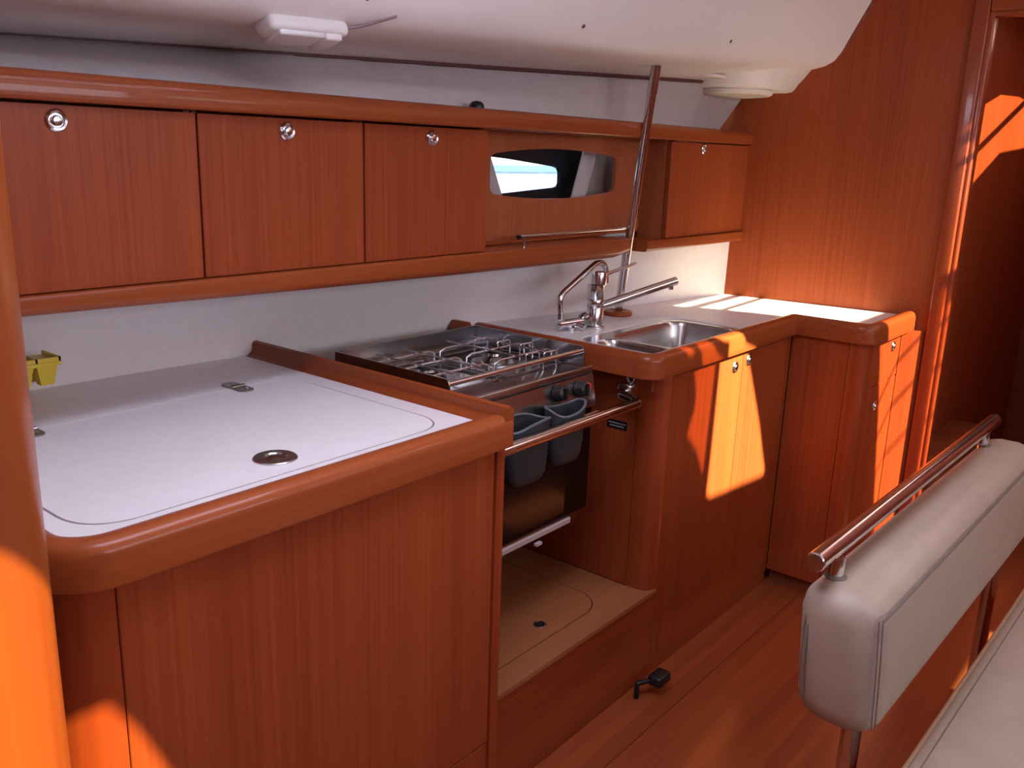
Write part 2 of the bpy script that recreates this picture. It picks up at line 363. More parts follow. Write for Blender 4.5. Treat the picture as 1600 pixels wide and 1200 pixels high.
# boom and stowed sail, unseen, added to keep sun off the galley hatch
bo = thing('blocker_sail_boom', (0.2, -0.20, 2.45), 'added unseen stowed sail on the boom above the coachroof', 'blocker_boom')
tube('blocker_sail', [(-2.2, -0.20, 2.78), (-1.0, -0.20, 2.75), (0.4, -0.20, 2.75), (1.6, -0.20, 2.75), (1.85, -0.20, 2.74)], [0.18, 0.26, 0.28, 0.28, 0.2], mat('blocker_cloth', (0.12, 0.16, 0.28), 0.9), bo, 20)
tube('blocker_spar', [(-2.3, -0.20, 2.44), (2.0, -0.20, 2.42)], 0.05, mat('blocker_alloy', (0.7, 0.7, 0.72), 0.4, 1.0), bo, 14)
tag(prism('side_blocker', [(-0.3, -1.80), (2.48, -1.80), (2.48, -2.60), (-0.3, -2.60)], [], 2.06, 2.07, XY, MATS['blocker_cloth']), 'added unseen blue canvas awning over the starboard side deck', 'blocker_awning')  # added outside to block direct sun at the starboard windows
# starboard side with windows, aft wall with companionway
prism('wall_starboard', [(XA, -0.05), (XBK(YS), -0.05), (XBK(YS), 2.05), (XA, 2.05)], [[(2.52, 1.68), (3.12, 1.68), (3.12, 1.84), (2.52, 1.84)], W_A, W_B], YS, YS - 0.04, XZ, LINER)
struct(prism('wall_starboard', [(XA, 0.0), (XBK(YS), 0.0), (XBK(YS), 1.42), (XA, 1.42)], [], YS + 0.001, YS + 0.02, XZ, DARKW))
struct(bpy.data.objects['wall_starboard'])
struct(prism('window_7', W_A, [], YS - 0.02, YS - 0.026, XZ, GLASS)); struct(prism('window_11', W_B, [], YS - 0.02, YS - 0.026, XZ, GLASS))
struct(prism('window_6', [(2.52, 1.68), (3.12, 1.68), (3.12, 1.84), (2.52, 1.84)], [], YS - 0.02, YS - 0.026, XZ, LIGHT))
struct(prism('wall_aft', [(YS - 0.04, -0.05), (2.06, -0.05), (2.06, 2.05), (YS - 0.04, 2.05)], [], XA, XA - 0.04, YZ, DARKW))

# outer hull on the port side, with the opening for the portlight
struct(prism('wall_port', [(XA - 0.04, -0.05), (3.3, -0.05), (3.3, 2.05), (XA - 0.04, 2.05)], [[(2.02, 1.22), (3.05, 1.22), (3.05, 1.50), (2.02, 1.50)]], 2.02, 2.06, XZ, LINER))
# backsplash (white laminate following the hull)
rows = []
for i in range(31):
    x = 0.16 + (3.09 - 0.16) * i / 30
    rows.append([(x, YB(x), 0.2), (x, YB(x), 0.93), (x, YB(x) - 0.004, 1.19), (x, YB(x) + 0.02, 1.19), (x, YB(x) + 0.02, 0.2)])
bs = struct(loft('wall_port', rows, WHITE, sm=60, closed=True))
# white liner panel between overhead cabinets and side deck
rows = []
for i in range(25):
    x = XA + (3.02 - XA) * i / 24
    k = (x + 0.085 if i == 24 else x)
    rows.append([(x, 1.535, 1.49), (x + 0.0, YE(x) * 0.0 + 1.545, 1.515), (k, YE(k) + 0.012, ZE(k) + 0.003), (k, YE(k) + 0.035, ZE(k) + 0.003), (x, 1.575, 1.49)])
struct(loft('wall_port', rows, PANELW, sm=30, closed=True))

# forward bulkhead with door opening
DY0, DY1, DZ = 0.08, 0.742, 1.888
def BK(u, v, w): return (XBK(u) + w, u, v)
bulk = struct(prism('wall_forward', [(2.02, -0.02), (DY1, -0.02), (DY1, DZ), (DY0, DZ), (DY0, -0.02), (YS, -0.02), (YS, 2.05), (2.02, 2.05)], [], 0.0, 0.03, BK, VEN))
dr = thing('door_1', (XBK(0.4), 0.4, 0), 'dark cherry frame around the passage doorway at the right', 'door frame', kind='structure')
def jamb(y0, y1, z0, z1, a, b, nm, m):
    v, f = gbox(a, b, y0, y1, z0, z1, min(0.014, (y1 - y0) * 0.4, (b - a) * 0.45), 5)
    v = [(p[0] + XBK(p[1]), p[1], p[2]) for p in v]; return mk(nm, v, f, m, dr, 40)
jamb(DY1 - 0.004, DY1 + 0.040, 0.0, DZ + 0.045, -0.016, 0.0005, 'jamb', SOLZ)
jamb(DY1 - 0.020, DY1 + 0.002, 0.0, DZ, -0.009, 0.045, 'jamb_edge', SOLZ)
jamb(DY0 - 0.044, DY0 + 0.004, 0.0, DZ + 0.045, -0.016, 0.0005, 'jamb', SOLZ)
jamb(DY0 - 0.002, DY0 + 0.020, 0.0, DZ, -0.009, 0.045, 'jamb_edge', SOLZ)
jamb(DY0 + 0.004, DY1 - 0.004, DZ - 0.004, DZ + 0.045, -0.016, 0.0005, 'lintel', SOLY)
jamb(DY0, DY1, DZ - 0.020, DZ + 0.002, -0.009, 0.045, 'lintel_edge', SOLY)

# passage beyond the door
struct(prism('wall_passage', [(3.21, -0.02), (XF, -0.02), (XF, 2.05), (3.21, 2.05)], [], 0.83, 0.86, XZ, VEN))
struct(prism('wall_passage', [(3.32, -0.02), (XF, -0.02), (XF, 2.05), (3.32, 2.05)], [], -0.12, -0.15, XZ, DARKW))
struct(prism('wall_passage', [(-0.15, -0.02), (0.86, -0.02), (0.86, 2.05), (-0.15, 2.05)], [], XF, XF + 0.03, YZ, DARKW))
PATCH_PASS = [(3.42, 0.30), (3.70, 0.40), (3.93, 0.462), (4.25, 0.478), (4.6, 0.46), (4.6, 0.20), (4.10, 0.16), (3.75, 0.02), (3.60, -0.035), (3.42, -0.07)]  # opening drawn to cast the sun patch on the passage wall
struct(prism('ceiling', [(3.19, 0.86), (3.30, -0.15), (XF, -0.15), (XF, 0.86)], [PATCH_PASS], ZR, ZR + 0.045, XY, LINER))
struct(prism('window_8', PATCH_PASS, [], ZR + 0.018, ZR + 0.024, XY, MATS['tinted_acrylic']))
tag(tube('deck_line', [(3.5, 0.02, 2.09), (4.7, 0.47, 2.09)], 0.012, MATS['deck_rope'], n=8), 'pale rope lying across the passage hatch out on deck', 'rope')
t = thing('berth_step', (3.6, 0.76, 0), 'low brown wooden step inside the dark passage', 'step')
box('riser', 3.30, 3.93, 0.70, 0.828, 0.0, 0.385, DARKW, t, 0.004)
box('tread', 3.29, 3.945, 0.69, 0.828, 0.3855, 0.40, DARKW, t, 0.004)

# ------------------------------------------------------------------ outside, seen through the portlight
struct(mk('ground_water', [(-60, 2.3, 0.35), (80, 2.3, 0.35), (80, 90, 0.35), (-60, 90, 0.35)], [(0, 1, 2, 3)], noise_mat('harbour_water', (0.16, 0.24, 0.32), (0.34, 0.42, 0.50), 2.2, 0.3)))
q = thing('quay', (40, 30, 0.35), 'pale concrete quay with a blue fender strip across the harbour', 'quay')
box('quay_wall', 5, 75, 30, 60, 0.30, 0.95, mat('quay_concrete', (0.62, 0.64, 0.66), 0.8), q)
box('fender_strip', 5, 75, 29.85, 30, 0.50, 0.82, mat('fender_blue', (0.16, 0.38, 0.60), 0.6), q)
b = thing('harbour_building', (45, 45, 0.95), 'white harbour building with a row of small windows', 'building')
box('facade', 15, 75, 44, 55, 0.95, 6.0, mat('white_render', (0.85, 0.84, 0.82), 0.8), b)
for i in range(9):
    x = 44.4 + i * 2.7 + (0.9 if i % 3 == 2 else 0)
    w_ = box('window', x, x + 1.5, 43.9, 44.05, 1.75, 2.35, mat('far_window', (0.08, 0.09, 0.12), 0.3), b)

exec_parts = True
# ------------------------------------------------------------------ left counter: icebox cabinet
ZF0, ZF1, ZC_ = 0.885, 0.947, 0.930
t = thing('icebox_cabinet', (0.83, 1.4, 0), 'wide cherry cabinet front under the near white icebox counter', 'cabinet')
box('front_panel', 0.476, 1.209, 1.02, 1.038, 0.247, 0.8845, VEN, t, 0.0015, 1)
box('lower_panel', 0.476, 1.209, 1.021, 1.038, 0.0, 0.2435, VEN, t, 0.0015, 1)
box('carcass', 0.46, 1.20, 1.04, 1.70, 0.002, 0.884, GAPM, t)
# rounded corner post on the left and its pale edge strip
arc = [(0.475, 1.0225)] + [(0.475 - 0.067 * math.sin(R(a)), 1.0895 - 0.067 * math.cos(R(a))) for a in range(10, 91, 10)] + [(0.408, 1.115), (0.425, 1.115), (0.425, 1.0895), (0.475, 1.041)]
prism('corner_post', arc, [], 0.0, 0.8845, XY, SOLZ, t, 30)
box('edge_strip', 0.403, 0.418, 1.117, 1.140, 0.0, 0.8845, VEN, t, 0.002, 1)
box('side_panel', 0.410, 0.425, 1.142, 1.80, 0.0, 0.884, VEN, t)
prism('corner_post', rrect(1.2115, 1.2365, 1.014, 1.06, (0, 0, 0.004, 0.008), 4), [], 0.0, 0.8845, XY, SOLZ, t, 30)
box('side_panel', 1.2205, 1.2355, 1.061, 1.72, 0.0, 0.884, VEN, t)

t = thing('icebox_worktop', (0.83, 1.4, ZF0), 'white icebox worktop with hinged lid and cherry edge, nearest counter', 'worktop')
LIDP = [(p.x, p.y) for p in fillet([(0.80, 1.565, 0), (1.151, 1.566, 0), (1.151, 1.083, 0), (0.472, 1.083, 0), (0.472, 1.564, 0), (0.70, 1.5645, 0)], 0.085, 12)]
def off(poly, d):
    out = []; n = len(poly)
    area = sum(poly[i][0] * poly[(i + 1) % n][1] - poly[(i + 1) % n][0] * poly[i][1] for i in range(n))
    s = 1 if area > 0 else -1
    for i in range(n):
        p0, p1, p2 = Vector(poly[i - 1]), Vector(poly[i]), Vector(poly[(i + 1) % n])
        a = (p1 - p0).normalized(); b = (p2 - p1).normalized(); nn = Vector((a.y + b.y, -a.x - b.x)).normalized() * s
        q_ = p1 + nn * d; out.append((q_.x, q_.y))
    return out
back = [(1.222 - i * (1.222 - 0.425) / 8, YB(1.222 - i * (1.222 - 0.425) / 8) - 0.0015) for i in range(9)]
outl = [(0.425, 1.11), (0.437, 1.066), (0.475, 1.035), (1.222, 1.03)] + back
prism('counter_panel', outl, [off(LIDP, 0.0021)], 0.905, ZC_, XY, WHITE, t)
prism('joint_gap', off(LIDP, 0.004), [], 0.900, 0.912, XY, GAPM, t)
lid = prism('lid', off(LIDP, -0.0019), [], 0.9125, ZC_ + 0.0002, XY, WHITE, t)
# front and left edge rail: rounded profile
FPROF = [(0.0, 0.0), (0.0, 0.045), (0.003, 0.054), (0.010, 0.060), (0.020, 0.062), (0.034, 0.0605), (0.042, 0.056), (0.0455, 0.045), (0.0455, 0.0)]
def inner(prof): return [(-o, h) for o, h in prof]
pathL = [(0.392, 1.80), (0.392, 1.090)] + [(0.392 + 0.090 - 0.090 * math.cos(R(a)), 1.090 - 0.090 * math.sin(R(a))) for a in range(10, 91, 10)] + [(1.236, 1.0)]
# right-hand normal of a path running +x is -y, so the rail body lies to the left of the path
sweep('edge_rail', pathL, inner(FPROF), SOLX, t, z=ZF0)
OGEE = [(0.0, -0.03), (0.0, 0.068), (0.004, 0.076), (0.012, 0.080), (0.020, 0.078), (0.023, 0.070), (0.021, 0.062), (0.024, 0.054), (0.032, 0.046), (0.040, 0.043), (0.043, 0.040), (0.043, -0.03)]
v = []
sweep('side_fiddle', [(1.240, 1.002), (1.240, 1.012), (1.240, YB(1.24) - 0.004)], [(-o, h) for o, h in [(0.0, -0.0), (0.0, 0.066), (0.003, 0.075), (0.011, 0.080), (0.019, 0.077), (0.022, 0.069), (0.021, 0.062), (0.025, 0.054), (0.034, 0.0475), (0.041, 0.0455), (0.041, 0.0)]], SOLY, t, z=ZF0)
def leaf_hinge(cx, cy, ang):
    g = G(); c, s = math.cos(ang), math.sin(ang)
    for k, (u0, u1) in enumerate(((-0.043, -0.003), (0.003, 0.043))):
        pts = rrect(u0, u1, -0.017, 0.017, (0.0005, 0.015, 0.015, 0.0005) if k == 0 else (0.015, 0.0005, 0.0005, 0.015), 5)
        pts = [(cx - v_ * 0 + u * s * 0 + v_, cy - u) for u, v_ in pts]
        v_, f_ = gprism(pts, [], ZC_ + 0.0003, ZC_ + 0.0028, XY); g.add(v_, f_)
    h = g.mk('hinge', HINGE, t, 30)
    tube('hinge_pin', [(cx - 0.016, cy, ZC_ + 0.003), (cx + 0.016, cy, ZC_ + 0.003)], 0.004, GUARD, h, 8)
    for u in (-0.024, 0.024):
        for w in (-0.007, 0.007): lathe('screw', [(0.003, 0.0028), (0.003, 0.0036), (0.0015, 0.0038)], (cx + w, cy + u, ZC_), (0, 0, 1), CHROME, h, 8)
    h['label'] = 'steel butt hinge with rounded leaves'
leaf_hinge(0.600, 1.562, 0); leaf_hinge(1.020, 1.566, 0)
ring = lathe('lift_ring', [(0.036, 0.0003), (0.036, 0.002), (0.034, 0.0035), (0.020, 0.0038), (0.018, 0.0022), (0.017, 0.0005)], (0.812, 1.150, ZC_), (0, 0, 1), STEEL, lid, 32)
lathe('lift_button', [(0.0135, 0.0003), (0.0135, 0.003), (0.010, 0.0045), (0.004, 0.005)], (0.812, 1.150, ZC_), (0, 0, 1), GUARD, ring, 24)

# yellow ice tray and red cap by the left pillar
t = thing('ice_tray', (0.675, 1.755, ZC_), 'yellow plastic ice tray on the far left corner of the counter', 'ice tray')
box('rim', 0.60, 0.735, 1.715, 1.795, 1.000, 1.008, YEL, t, 0.002)
for i in range(3):
    for j in range(2):
        x, y = 0.622 + i * 0.044, 1.736 + j * 0.038
        g = G(); n_ = 4
        top = [(x - 0.019, y - 0.016, 1.0005), (x + 0.019, y - 0.016, 1.0005), (x + 0.019, y + 0.016, 1.0005), (x - 0.019, y + 0.016, 1.0005)]
        bot = [(x - 0.012, y - 0.010, 0.962), (x + 0.012, y - 0.010, 0.962), (x + 0.012, y + 0.010, 0.962), (x - 0.012, y + 0.010, 0.962)]
        g.add(top + bot, [(0, 1, 5, 4), (1, 2, 6, 5), (2, 3, 7, 6), (3, 0, 4, 7), (4, 5, 6, 7), (3, 2, 1, 0)]); g.mk('cup', YEL, t)
for i in range(3):
    box('divider', 0.600 + i * 0.044 + 0.0, 0.604 + i * 0.044, 1.717, 1.793, 1.008, 1.016, YEL, t)
box('divider', 0.600, 0.735, 1.717, 1.721, 1.008, 1.016, YEL, t)
box('divider', 0.731, 0.735, 1.717, 1.793, 1.008, 1.016, YEL, t)
tag(lathe('bottle_cap', [(0.016, 0), (0.017, 0.004), (0.017, 0.028), (0.014, 0.0315), (0.004, 0.032)], (0.656, 1.752, ZC_), (0, 0, 1), RED, base=True), 'small red cap under the yellow ice tray', 'cap')

# left pillar and the low partition behind it
struct(box('wall_galley_end', 0.352, 0.368, 0.985, 1.815, 0.0, 0.875, DARKW))
prism('wooden_pillar', rrect(0.185, 0.345, 0.82, 0.98, 0.075, 10), [], 0.0, 1.999, XY, wood('pillar_wood', 'Z', (0.26, 0.055, 0.012), (0.35, 0.085, 0.018), rough=0.35, coat=0.3, coat_rough=0.15, fine=0.4), smooth=30, base=True)
tag(bpy.data.objects['wooden_pillar'], 'rounded cherry pillar at the left edge, sunlit low down', 'pillar')

# ------------------------------------------------------------------ step under the stove
t = thing('stove_step', (1.6, 1.3, 0), 'low cherry box under the stove with a hatch in its top', 'box step')
box('front_panel', 1.2375, 1.990, 1.087, 1.102, 0.0, 0.257, VENX, t, 0.001, 1)
LID2 = rrect(1.30, 1.835, 1.150, 1.55, 0.085, 8)
prism('top_panel', [(1.2375, 1.084), (1.990, 1.084), (1.990, 1.1065), (1.966, 1.132), (1.9635, 1.159), (1.948, 1.1595), (1.948, 1.66), (1.2375, 1.66)], [off(LID2, 0.0015)], 0.2575, 0.270, XY, STEPW, t)
prism('joint_gap', off(LID2, 0.006), [], 0.250, 0.2565, XY, GAPM, t)
l2 = prism('hatch', off(LID2, -0.0015), [], 0.2575, 0.270, XY, STEPW, t)
rg = lathe('finger_ring', [(0.0175, 0.0), (0.0175, 0.0015), (0.0155, 0.0025), (0.0135, 0.0015), (0.0135, 0.0004)], (1.62, 1.204, 0.270), (0, 0, 1), CHROME, l2, 24)
lathe('finger_hole', [(0.0133, 0.0003), (0.0133, 0.0006)], (1.62, 1.204, 0.270), (0, 0, 1), BLACKP, rg, 20)

# ------------------------------------------------------------------ sink cabinet
def latch(parent, c, axis=(0, -1, 0), s=1.0):
    o = lathe('latch_ring', [(0.0175 * s, 0), (0.0175 * s, 0.002), (0.0150 * s, 0.0045), (0.0120 * s, 0.0035), (0.0105 * s, 0.0008)], c, axis, CHROME, parent, 24)
    lathe('latch_button', [(0.0085 * s, 0), (0.0085 * s, 0.0055), (0.0070 * s, 0.0075), (0.0030 * s, 0.0082)], c, axis, CHROME, o, 20)
    return o
t = thing('sink_cabinet', (2.36, 1.3, 0), 'cherry sink cabinet with two tall doors, sun patch on its front', 'cabinet')
box('carcass', 2.0, 2.75, 1.112, 1.58, 0.002, 0.70, GAPM, t)
box('left_side_panel', 1.950, 1.964, 1.160, 1.66, 0.271, 0.884, VEN, t)
arc = [(1.950, 1.158), (1.950, 1.128)] + [(1.992 - 0.042 * math.cos(R(a)), 1.128 - 0.042 * math.sin(R(a))) for a in range(10, 91, 10)] + [(1.992, 1.104), (1.966, 1.13), (1.964, 1.158)]
prism('corner_post', arc, [], 0.2705, 0.8845, XY, SOLZ, t, 30)
DX = 2.412
for (x0, x1, lx) in ((1.9945, DX - 0.0012, 2.359), (DX + 0.0012, 2.742, 2.449)):
    d_ = box('door', x0, x1, 1.087, 1.105, 0.045, 0.872, VEN, t, 0.0015, 1)
    latch(d_, (lx, 1.0868, 0.838 if lx < 2.4 else 0.845))
box('top_rail', 1.994, 2.742, 1.0895, 1.105, 0.8735, 0.8845, VENX, t)
box('end_stile', 2.7435, 2.762, 1.0868, 1.105, 0.045, 0.8845, VEN, t)
box('plinth', 1.9915, 2.762, 1.090, 1.105, 0.0, 0.0435, VENX, t)

# sink worktop
t = thing('sink_worktop', (2.5, 1.3, ZF0), 'white sink counter with rounded cherry edge reaching the bulkhead', 'worktop')
BOWL = rrect(2.075, 2.455, 1.118, 1.352, 0.055, 6); SMALL = rrect(1.972, 2.060, 1.125, 1.330, 0.035, 5); RIM = rrect(1.958, 2.485, 1.106, 1.385, 0.06, 6)
back = [(x, YB(x) - 0.0015) for x in [3.083 - i * (3.083 - 1.88) / 14 for i in range(15)]]
outl = [(1.885, 1.085), (2.79, 1.085), (2.79, 0.85), (XBK(0.85) - 0.001, 0.85), (XBK(1.2) - 0.001, 1.2)] + back
prism('counter_panel', outl, [RIM], 0.905, ZC_, XY, WHITE, t)
corner = [(1.863 + 0.055 - 0.055 * math.cos(R(a)), 1.12 - 0.055 * math.sin(R(a))) for a in range(10, 91, 10)]
pc = [(2.741 + 0.0 + 0.002 * i, 1.065) for i in range(1)]
pen = [(2.743 + 0.06 - 0.06 * math.cos(R(a)), 0.878 - 0.06 * math.sin(R(a))) for a in range(10, 91, 10)]
path = [(1.863, YB(1.87) - 0.06), (1.863, 1.12)] + corner + [(2.743, 1.065), (2.743, 0.878)] + pen + [(XBK(0.82) - 0.001, 0.818)]
sweep('edge_rail', path, inner([(0.0, 0.0), (0.0, 0.044), (0.004, 0.055), (0.012, 0.061), (0.024, 0.062), (0.036, 0.059), (0.0405, 0.050), (0.041, 0.0)]), SOLX, t, z=ZF0)
sweep('raised_end', [(1.863, YB(1.87) - 0.058), (1.863, YB(1.87) - 0.0025)], inner([(0.0, 0.0), (0.0, 0.046), (0.012, 0.066), (0.024, 0.066), (0.041, 0.046), (0.041, 0.0)]), SOLY, t, z=ZF0)
sk = thing('sink', (2.2, 1.25, 0.75), 'steel double sink set into the white counter', 'sink')
prism('rim', off(RIM, -0.0008), [BOWL, SMALL], 0.921, 0.9275, XY, STEEL, sk)
def bowl(name, poly, depth, rb):
    rows_ = []
    for (dd, z) in ((0.0, 0.925), (-0.006, 0.915), (-0.010, 0.925 - depth + 0.03), (-0.018, 0.925 - depth + 0.008), (-0.035, 0.925 - depth)):
        rows_.append([(p[0], p[1], z) for p in off(poly, dd)])
    k = len(poly); v = [p for r_ in rows_ for p in r_]; f = []
    for i in range(len(rows_) - 1):
        for a in range(k): f.append((i * k + a, i * k + (a + 1) % k, (i + 1) * k + (a + 1) % k, (i + 1) * k + a))
    f.append(tuple((len(rows_) - 1) * k + a for a in range(k)))
    return mk(name, v, f, STEEL, sk, 50)
b1 = bowl('bowl', BOWL, 0.16, 0); bowl('small_bowl', SMALL, 0.10, 0)
lathe('drain', [(0.036, 0.0005), (0.036, 0.003), (0.030, 0.004), (0.022, 0.0022), (0.004, 0.002)], (2.28, 1.235, 0.765), (0, 0, 1), CHROME, b1, 24)

# mixer tap
fx, fy = 2.144, 1.441
t = thing('mixer_tap', (fx, fy, ZC_), 'chrome mixer tap with long straight spout behind the sink', 'tap')
lathe('base', [(0.031, 0.0005), (0.031, 0.006), (0.027, 0.009)], (fx, fy, ZC_), (0, 0, 1), CHROME, t, 28)
lathe('body', [(0.0245, 0.009), (0.0245, 0.062), (0.0238, 0.063), (0.0245, 0.064), (0.0245, 0.085), (0.0238, 0.086), (0.0245, 0.087), (0.0245, 0.128)], (fx, fy, ZC_), (0, 0, 1), CHROME, t, 28)
lathe('cap', [(0.0225, 0.1285), (0.0225, 0.150), (0.020, 0.164), (0.012, 0.167)], (fx, fy, ZC_), Vector((0.06, -0.02, 1)), CHROME, t, 28)
sp = tube('spout', [(fx + 0.018, fy - 0.010, 0.995), (fx + 0.252, fy - 0.12, 1.060)], 0.0125, CHROME, t, 18)
lathe('nozzle', [(0.008, 0), (0.008, 0.012)], (fx + 0.237, fy - 0.112, 1.046), (0.05, -0.03, -1), CHROME, sp, 14)
tube('lever', [(fx + 0.020, fy - 0.006, 1.082), (fx + 0.175, fy - 0.02, 1.108)], [0.0055, 0.005], CHROME, t, 12)
# foot-pump tap
t = thing('pump_tap', (2.045, 1.47, ZC_), 'chrome swan-neck pump tap left of the mixer', 'tap')
lathe('base', [(0.014, 0.0005), (0.014, 0.008), (0.011, 0.012)], (2.055, 1.462, ZC_), (0, 0, 1), CHROME, t, 20)
tube('body', [(2.010, 1.470, 0.952), (2.090, 1.452, 0.954)], 0.0125, CHROME, t, 18)
lathe('end_cap', [(0.0145, 0), (0.0145, 0.008), (0.011, 0.010)], (2.012, 1.4695, 0.952), (-1, 0.2, 0), CHROME, t, 20)
lathe('tap_knob', [(0.009, 0), (0.012, 0.006), (0.0165, 0.010), (0.0165, 0.024), (0.012, 0.027)], (2.088, 1.4525, 0.957), (0.9, -0.1, 0.25), GUARD, t, 20)
tube('valve_stub', [(2.066, 1.45, 0.948), (2.072, 1.425, 0.9415)], 0.0095, CHROME, t, 14)
tube('collar', [(2.016, 1.47, 0.958), (2.015, 1.47, 0.985)], 0.0105, CHROME, t, 16)
pth = fillet([(2.015, 1.47, 0.985), (2.008, 1.472, 1.035), (2.165, 1.468, 1.112)], 0.045, 6)
pth = pth[:-1]
ar = [(2.165 + 0.055 * math.sin(R(a)) * 1.0 + 0.0, 1.467, 1.060 + 0.055 * math.cos(R(a))) for a in range(-28, 92, 12)]
pth += [Vector(p) for p in ar] + [Vector((2.226, 1.466, 1.052))]
pth = [Vector((p.x + max(0, (p.z - 1.03)) * 0.3 if p.z > 1.03 else p.x, p.y, p.z)) for p in pth]
tube('neck', pth, 0.0090, CHROME, t, 14)

# support pole with wooden collar
t = thing('support_pole', (2.383, 1.514, ZC_), 'slim steel pole from the sink counter up to the ceiling', 'pole')
A, B = Vector((2.383, 1.514, 0.934)), Vector((2.293, 1.380, 1.672))
tube('tube', [A, B], 0.0135, POLE, t, 20)
tube('sleeve', [A.lerp(B, 0.90), B], 0.0150, POLE, t, 20)
lathe('collar', [(0.022, 0.0005), (0.044, 0.0005), (0.047, 0.005), (0.046, 0.012), (0.041, 0.015), (0.030, 0.015), (0.024, 0.011)], (2.383, 1.514, ZC_), (0, 0, 1), SOLX, t, 28)

# ------------------------------------------------------------------ return cabinet against the bulkhead
t = thing('return_cabinet', (2.95, 1.0, 0), 'narrow cherry cabinet beside the doorway, sunlit drawer and door', 'cabinet')
box('side_panel', 2.765, 2.780, 0.902, 1.0855, 0.052, 0.8845, VEN, t, 0.001, 1)
arc = [(2.7655, 0.900), (2.7655, 0.880)] + [(2.806 - 0.0405 * math.cos(R(a)), 0.880 - 0.0405 * math.sin(R(a))) for a in range(10, 91, 10)] + [(2.832, 0.8395), (2.832, 0.855), (2.80, 0.86), (2.785, 0.880), (2.782, 0.900)]
prism('corner_post', arc, [], 0.0515, 0.8845, XY, SOLZ, t, 30)
XR = XBK(0.84) - 0.036
d_ = box('drawer', 2.834, XR - 0.012, 0.840, 0.856, 0.7365, 0.876, VEN, t, 0.0012, 1); latch(d_, (3.004, 0.8398, 0.846))
d_ = box('door', 2.834, XR - 0.012, 0.840, 0.856, 0.056, 0.7335, VEN, t, 0.0012, 1); latch(d_, (2.889, 0.8398, 0.664))
box('stile', XR - 0.0105, XR, 0.8385, 0.856, 0.056, 0.8845, VEN, t)
box('carcass', 2.79, 3.08, 0.862, 1.40, 0.052, 0.70, GAPM, t)
prism('filler_strip', [(XR - 0.036, 0.8380), (XBK(0.784) - 0.0012, 0.7845), (XBK(0.838) - 0.0012, 0.8380)], [], 0.0, 0.884, XY, VEN, t)
box('plinth', 2.800, 3.075, 0.885, 0.893, 0.0, 0.0505, DARKW, t)
box('plinth', 2.795, 2.803, 0.894, 1.085, 0.0, 0.0505, DARKW, t)

# ------------------------------------------------------------------ stove
SX0, SX1, SY0, SY1 = 1.31, 1.805, 1.205, 1.605
t = thing('galley_stove', ((SX0 + SX1) / 2, 1.4, 0.50), 'stainless gimballed galley stove with black oven door between the counters', 'stove')
box('oven_body', SX0 + 0.005, SX1 - 0.005, SY0 + 0.022, SY1 - 0.01, 0.50, 0.890, GUARD, t, 0.003)
box('gimbal_pin', SX0 - 0.07, SX0 + 0.004, 1.39, 1.41, 0.79, 0.81, STEEL, t, 0.004)
box('gimbal_pin', SX1 - 0.004, 1.9495, 1.39, 1.41, 0.79, 0.81, STEEL, t, 0.004)
# hob tray
box('hob_tray', SX0 + 0.002, SX1 - 0.002, SY0 + 0.015, SY1 - 0.006, 0.8905, 0.904, STEEL, t, 0.004)
tray = box('front_lip', SX0, SX1, SY0 + 0.004, SY0 + 0.0145, 0.8945, 0.9135, STEEL, t, 0.004, 3)
# guards
gy0 = 1.236
side = [(gy0, 0.9045), (SY1, 0.9045), (SY1, 0.957), (gy0 + 0.012, 0.957), (gy0 + 0.004, 0.953), (gy0, 0.945)]
prism('side_guard', side, [], SX0, SX0 + 0.004, YZ, GUARD, t)
prism('side_guard', side, [], SX1 - 0.004, SX1, YZ, GUARD, t)
prism('back_guard', [(SX0 + 0.0045, 0.9045), (SX1 - 0.0045, 0.9045), (SX1 - 0.0045, 0.957), (SX0 + 0.0045, 0.957)], [], SY1 - 0.004, SY1, XZ, GUARD, t)
tube('front_bar', [(SX0 + 0.0045, 1.246, 0.944), (SX1 - 0.0045, 1.246, 0.944)], 0.0065, POLE, t, 14)
# burners and pot grids
for (cx, cy, r) in ((1.435, 1.425, 0.045), (1.675, 1.425, 0.034)):
    bu = lathe('burner', [(r, 0.0003), (r, 0.006), (r * 0.8, 0.012), (r * 0.75, 0.014), (r * 0.55, 0.018), (r * 0.5, 0.024), (r * 0.1, 0.025)], (cx, cy, 0.904), (0, 0, 1), GUARD, t, 28)
    lathe('burner_cap', [(r * 0.62, 0.0252), (r * 0.62, 0.031), (r * 0.5, 0.034), (r * 0.1, 0.0345)], (cx, cy, 0.904), (0, 0, 1), BLACKP, bu, 28)
    lathe('burner_pan', [(r * 1.75, 0.0002), (r * 1.75, 0.003), (r * 1.6, 0.004), (r * 1.45, 0.002), (r * 1.2, 0.0015)], (cx, cy, 0.904), (0, 0, 1), STEEL, bu, 32)
for (x0, x1) in ((1.325, 1.545), (1.565, 1.79)):
    for y in (1.33, 1.42, 1.51):
        p = [(x0, y, 0.906), (x0, y, 0.934), (x0 + 0.02, y, 0.940), (x1 - 0.02, y, 0.940), (x1, y, 0.934), (x1, y, 0.906)]
        tube('grid_wire', p, 0.0028, CHROME, t, 8)
    for x in ((x0 + x1) / 2 - 0.045, (x0 + x1) / 2 + 0.045): tube('grid_wire', [(x, 1.30, 0.9455), (x, 1.55, 0.9455)], 0.0028, CHROME, t, 8)
    tube('grid_frame', fillet([(x0, 1.295, 0.9075), (x0, 1.55, 0.9075), (x1, 1.55, 0.9075), (x1, 1.295, 0.9075), (x0, 1.2951, 0.9075)], 0.01, 3), 0.003, GUARD, t, 8)
